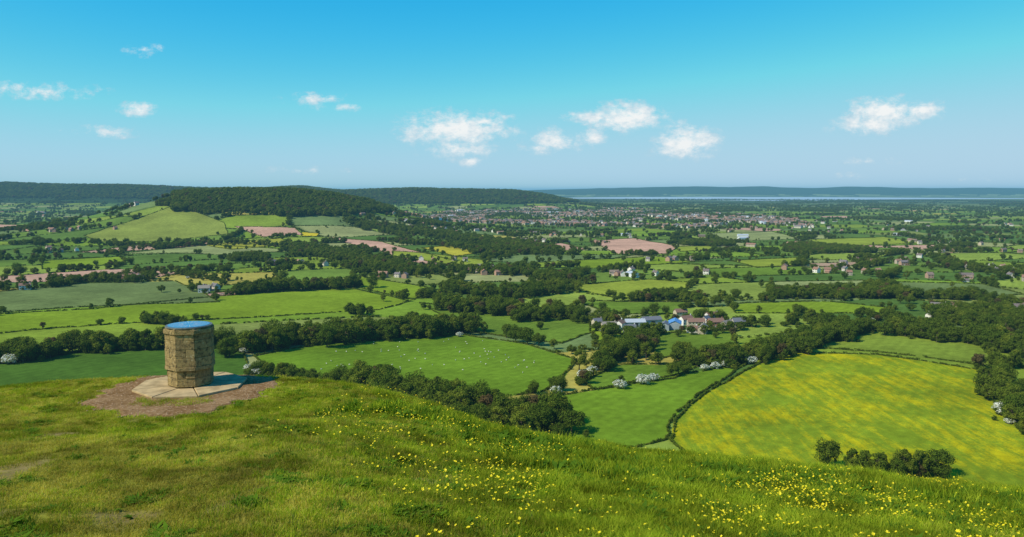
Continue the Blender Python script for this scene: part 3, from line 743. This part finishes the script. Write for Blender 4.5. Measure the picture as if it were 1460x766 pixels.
def rosette(name,seed,nl,rad_,w,mt):
    rg=np.random.default_rng(seed);V=[];Fc=[]
    for j in range(nl):
        a=rg.uniform(0,6.283);L=rad_*rg.uniform(.6,1.1);up=rg.uniform(.15,.7);c,s_=math.cos(a),math.sin(a);px_,py=-s_*w/2,c*w/2;s=len(V)
        V+=[(0,0,0),(c*L*.45+px_,s_*L*.45+py,L*up*.6),(c*L,s_*L,L*up*.7),(c*L*.45-px_,s_*L*.45-py,L*up*.6)];Fc.append((s,s+1,s+2,s+3))
    return mesh_np(name,np.array(V),[np.array(Fc)],[mt],None,{'var':np.repeat(rg.uniform(0,1,nl),4)})
gr_m=[tuft('g0',1,34,.065,.09,.006,g1,.8),tuft('g1',2,34,.085,.10,.006,g1,.7),tuft('g2',3,34,.035,.10,.006,g2,.9),tuft('g3',4,34,.045,.10,.006,g2,.9),
      tuft('g4',5,40,.17,.10,.008,g1,.6),tuft('g5',6,36,.11,.10,.012,g3,.9),rosette('g6',7,16,.12,.035,g3),rosette('g7',8,22,.16,.045,g3)]
grc=proto_coll('grass',gr_m)
def tri(n,y0,y1):
    y=np.sqrt(rng.uniform(y0*y0,y1*y1,n));return rng.uniform(-.86,.86,n)*y,y
for i,(n,y0,y1,s) in enumerate([(28000,2.8,9,1.),(46000,9,18,1.1),(40000,18,34,1.35)]):
    x,y=tri(n,y0,y1);k=~ongravel(x,y,.99)|((np.hypot(x-MX,y-MY)<1.75)&(y<MY-1.0)&(x>MX-.6)&(x<MX+.95)&(rng.uniform(size=n)<.9));k&=np.hypot(x-MX,y-MY)>1.22
    x,y=x[k],y[k];n=len(x)
    n1=fbm(x/2.2,y/2.2,51,3);left=1-sstep(-3,6,x+.15*y+5*(n1-.5));tw=np.clip(left*.75+(n1-.5)*1.2,0,1)
    bare=sstep(.66,.76,fbm(x/1.4+4,y/1.4,97,3))*left
    kk=rng.uniform(size=n)>bare*.75;x,y,n1,left,tw=x[kk],y[kk],n1[kk],left[kk],tw[kk];n=len(x)
    dry=rng.uniform(size=n)<tw
    pi=np.where(dry,rng.integers(2,4,n),rng.integers(0,2,n))
    cl=fbm(x/1.1+3,y/1.1,55,3);tall=(cl>.57)&(left<.5)&(rng.uniform(size=n)<.5)&(y<17);pi=np.where(tall,4,pi)
    wd=(fbm(x/.4+3,y/.4+8,56,3)>.62)&(rng.uniform(size=n)<.30);pi=np.where(wd,rng.choice([5,6,7],n),pi)
    ss=s*rng.uniform(.7,1.25,n)*(.75+.4*(1-left));sz=ss*np.where(pi>=4,.85*(1-.5*left),1)
    if i==2: sz=sz*.7
    ro=rz(n);ro[:,0]=rng.normal(size=n)*.12;ro[:,1]=rng.normal(size=n)*.12
    scatter('hill_grass' if i==0 else 'hill_grass.%03d'%i,np.column_stack([x,y,height(x,y)-.005]),ro,np.column_stack([ss,ss,sz]),pi,grc)
# rough herbage along the brow of the slope
hb=[]
for cx,cy,sx_,sy_,n in [(-.6,15.5,1.3,.5,420),(.8,15.2,1.2,.4,260),(3.4,13.6,1.6,.5,420),(7.2,12.2,1.2,.5,380),(8.6,13.2,.8,.5,260),(1.9,11.8,1.0,.3,180)]:
    hb.append(np.column_stack([cx+rng.normal(size=n)*sx_,cy+rng.normal(size=n)*sy_]))
hb=np.concatenate(hb);n=len(hb);ss=rng.uniform(.8,1.8,n)
scatter('rough_herbage',np.column_stack([hb,height(hb[:,0],hb[:,1])]),rz(n),np.column_stack([ss,ss,ss*1.1]),rng.choice([4,5,6,7],n,p=[.15,.25,.2,.4]),grc)
yel=simple('buttercup_petals',(.85,.66,.006),.5,.1,30,.3);stm=simple('flower_stem',(.12,.22,.02),.8,.1,10)
def flower(h,nf,seed):
    rg=np.random.default_rng(seed);V=[];Fc=[];mi=[]
    for j in range(nf):
        bx_,by=rg.normal(size=2)*.06;hh=h*rg.uniform(.6,1.1);tx,ty=bx_+rg.normal()*.02,by+rg.normal()*.02
        s=len(V);V+=[(bx_-.0015,by,0),(bx_+.0015,by,0),(tx+.001,ty,hh),(tx-.001,ty,hh)];Fc.append((s,s+1,s+2,s+3));mi.append(1)
        tl=rg.normal(size=2)*.4
        for k in range(5):
            a=k*1.2566+rg.uniform(0,.3);s=len(V)
            for rr,da,up in((.001,0,0),(.010,-.5,.003),(.0135,0,.006),(.010,.5,.003)):
                px_,py=rr*math.cos(a+da),rr*math.sin(a+da);V.append((tx+px_,ty+py,hh+up+tl[0]*px_+tl[1]*py))
            Fc.append((s,s+1,s+2,s+3));mi.append(0)
    return mesh_np('fl%d'%seed,np.array(V),[np.array(Fc)],[yel,stm],mi)
flc=proto_coll('buttercup',[flower(.13,1,1),flower(.15,3,2),flower(.12,2,3)])
x,y=tri(90000,4.5,24);n1=fbm(x/1.3,y/1.3,57,3)
ratio=x/y
band=np.exp(-((y-(11.5-4.5*(ratio+.1)))/3.4)**2)
d=sstep(-.36,.12,ratio)*(.22+1.0*band)*np.clip((n1-.40)*4,0.06,1)
k=(rng.uniform(size=len(x))<d*.34)&(y<18);x,y=x[k],y[k];n=len(x)
scatter('buttercups',np.column_stack([x,y,height(x,y)]),rz(n),rng.uniform(.75,1.3,(n,1))*np.ones((n,3)),rng.integers(0,3,n),flc)
print('grass',time.time()-T0)

# ---------------------------------------------------------------- haze (bounded air layer, its added glow stands in for scattered light)
hz,nt=mat('glowing_haze');g=N(nt);SG=1/25000.
va=g.n('ShaderNodeVolumeAbsorption');va.inputs['Color'].default_value=C(0,0,0);va.inputs['Density'].default_value=SG
ve=g.n('ShaderNodeEmission');ve.inputs['Color'].default_value=C(.15,.40,.60);ve.inputs['Strength'].default_value=SG
ad=g.n('ShaderNodeAddShader');g.l(va.outputs[0],ad.inputs[0]);g.l(ve.outputs[0],ad.inputs[1])
o=g.n('ShaderNodeOutputMaterial');g.l(ad.outputs[0],o.inputs['Volume'])
V=[];Fq=[];box(V,Fq,-46000,46000,-46000,46000,-60,215)
me=bpy.data.meshes.new('haze');me.from_pydata(V,[],Fq);me.materials.append(hz);link(bpy.data.objects.new('haze_glow',me))

# ---------------------------------------------------------------- sun, sky
sv=Vector((-.82,-.42,0)).normalized();el=math.radians(44);sv=Vector((sv.x*math.cos(el),sv.y*math.cos(el),math.sin(el)))
L=bpy.data.lights.new('sun','SUN');L.energy=5.0;L.angle=math.radians(.5);L.color=(1,.94,.82);so=link(bpy.data.objects.new('sun',L));so.rotation_euler=sv.to_track_quat('Z','Y').to_euler()
W=bpy.data.worlds.new('World');scene.world=W;W.use_nodes=True;nt=W.node_tree;nt.nodes.clear();g=N(nt)
sk=g.n('ShaderNodeTexSky',sky_type='NISHITA');sk.sun_disc=False;sk.sun_elevation=el;sk.sun_rotation=math.atan2(sv.x,sv.y);sk.air_density=1.;sk.dust_density=.3;sk.ozone_density=1.5;sk.altitude=200
sr=g.n('ShaderNodeSeparateColor');g.l(sk.outputs[0],sr.inputs[0])
def chan(i,pw,k,mx):
    s=g.math('MULTIPLY',sr.outputs[i],.11);return g.math('MINIMUM',g.math('MULTIPLY',g.math('POWER',s,pw),k*10),mx*10)
s5=g.math('POWER',g.math('MULTIPLY',sr.outputs[0],.11),4.)
red=g.math('MULTIPLY',g.math('DIVIDE',s5,g.math('ADD',s5,.46**4)),5.0)
cb=g.n('ShaderNodeCombineColor');g.l(red,cb.inputs[0]);g.l(chan(1,.95,1.14,.67),cb.inputs[1]);g.l(chan(2,.3,.95,.81),cb.inputs[2])
b1=g.n('ShaderNodeBackground');g.l(cb.outputs[0],b1.inputs[0]);b1.inputs[1].default_value=.1
tcg=g.n('ShaderNodeTexCoord').outputs['Generated'];sep=g.n('ShaderNodeSeparateXYZ');g.l(tcg,sep.inputs[0])
yy=g.math('MAXIMUM',sep.outputs[1],.02);ca=g.math('DIVIDE',sep.outputs[0],yy);ce=g.math('DIVIDE',sep.outputs[2],yy)
CL=[(650,184,75,22,1),(690,173,40,12,.8),(655,212,50,14,.75),(672,230,14,8,.9),(893,168,50,18,1.05),(850,168,40,10,.7),(845,195,20,12,.8),(795,200,42,15,.85),(770,212,30,8,.6),(978,203,42,21,1.1),(945,210,25,12,.45),(1262,158,48,17,1.05),(1240,178,55,12,.85),(1312,157,36,13,.9),(197,155,24,9,.9),(208,72,26,8,.62),(65,130,75,10,.62),(20,126,40,8,.55),(150,188,48,8,.62),(455,142,50,8,.52),(490,152,40,6,.55),(1212,251,26,5,.5),(1388,256,22,4,.5),(430,243,60,5,.4),(1240,230,40,6,.45),(740,188,20,6,.5),(960,180,40,8,.5)]
tot=None
for u,v,w,h,s in CL:
    a,b,c=ray(u,v);A,Ee=a/b,c/b
    dx=g.math('MULTIPLY',g.math('SUBTRACT',ca,A),F/w/1.5);dy=g.math('MULTIPLY',g.math('SUBTRACT',ce,Ee),F/h/1.6)
    d=g.math('SQRT',g.math('ADD',g.math('MULTIPLY',dx,dx),g.math('MULTIPLY',dy,dy)))
    mk=g.math('MULTIPLY',g.math('SUBTRACT',1.,d,clamp=True),s)
    tot=mk if tot is None else g.math('MAXIMUM',tot,mk)
cmb=g.n('ShaderNodeCombineXYZ');g.l(ca,cmb.inputs[0]);g.l(g.math('MULTIPLY',ce,1.5),cmb.inputs[1])
cn=g.noise(cmb.outputs[0],34,10,.68);cn2=g.noise(cmb.outputs[0],90,5,.6)
den=g.math('ADD',g.math('MULTIPLY',tot,1.0),g.math('MULTIPLY',g.math('SUBTRACT',cn,.5),2.6))
inside=g.rng(tot,0.,.12,0,1,True)
den=g.math('MULTIPLY',g.rng(den,.10,.86,0,.97,True),inside)
shade=g.rng(g.math('ADD',g.math('MULTIPLY',tot,.5),g.math('MULTIPLY',cn2,1.)),.45,.95)
cc=g.mix(shade,C(.44,.64,.76),C(.93,.94,.93))
b2=g.n('ShaderNodeBackground');g.l(cc,b2.inputs[0]);b2.inputs[1].default_value=1.
ms=g.n('ShaderNodeMixShader');g.l(den,ms.inputs[0]);g.l(b1.outputs[0],ms.inputs[1]);g.l(b2.outputs[0],ms.inputs[2])
o=g.n('ShaderNodeOutputWorld');g.l(ms.outputs[0],o.inputs[0])
# ---------------------------------------------------------------- camera
cam=bpy.data.cameras.new('camera');cam.lens=28;cam.sensor_width=36;cam.clip_start=.1;cam.clip_end=90000
co=link(bpy.data.objects.new('camera',cam));co.location=(0,0,CAMZ);co.rotation_euler=(math.pi/2-PITCH,0,0);scene.camera=co
print('done',time.time()-T0)
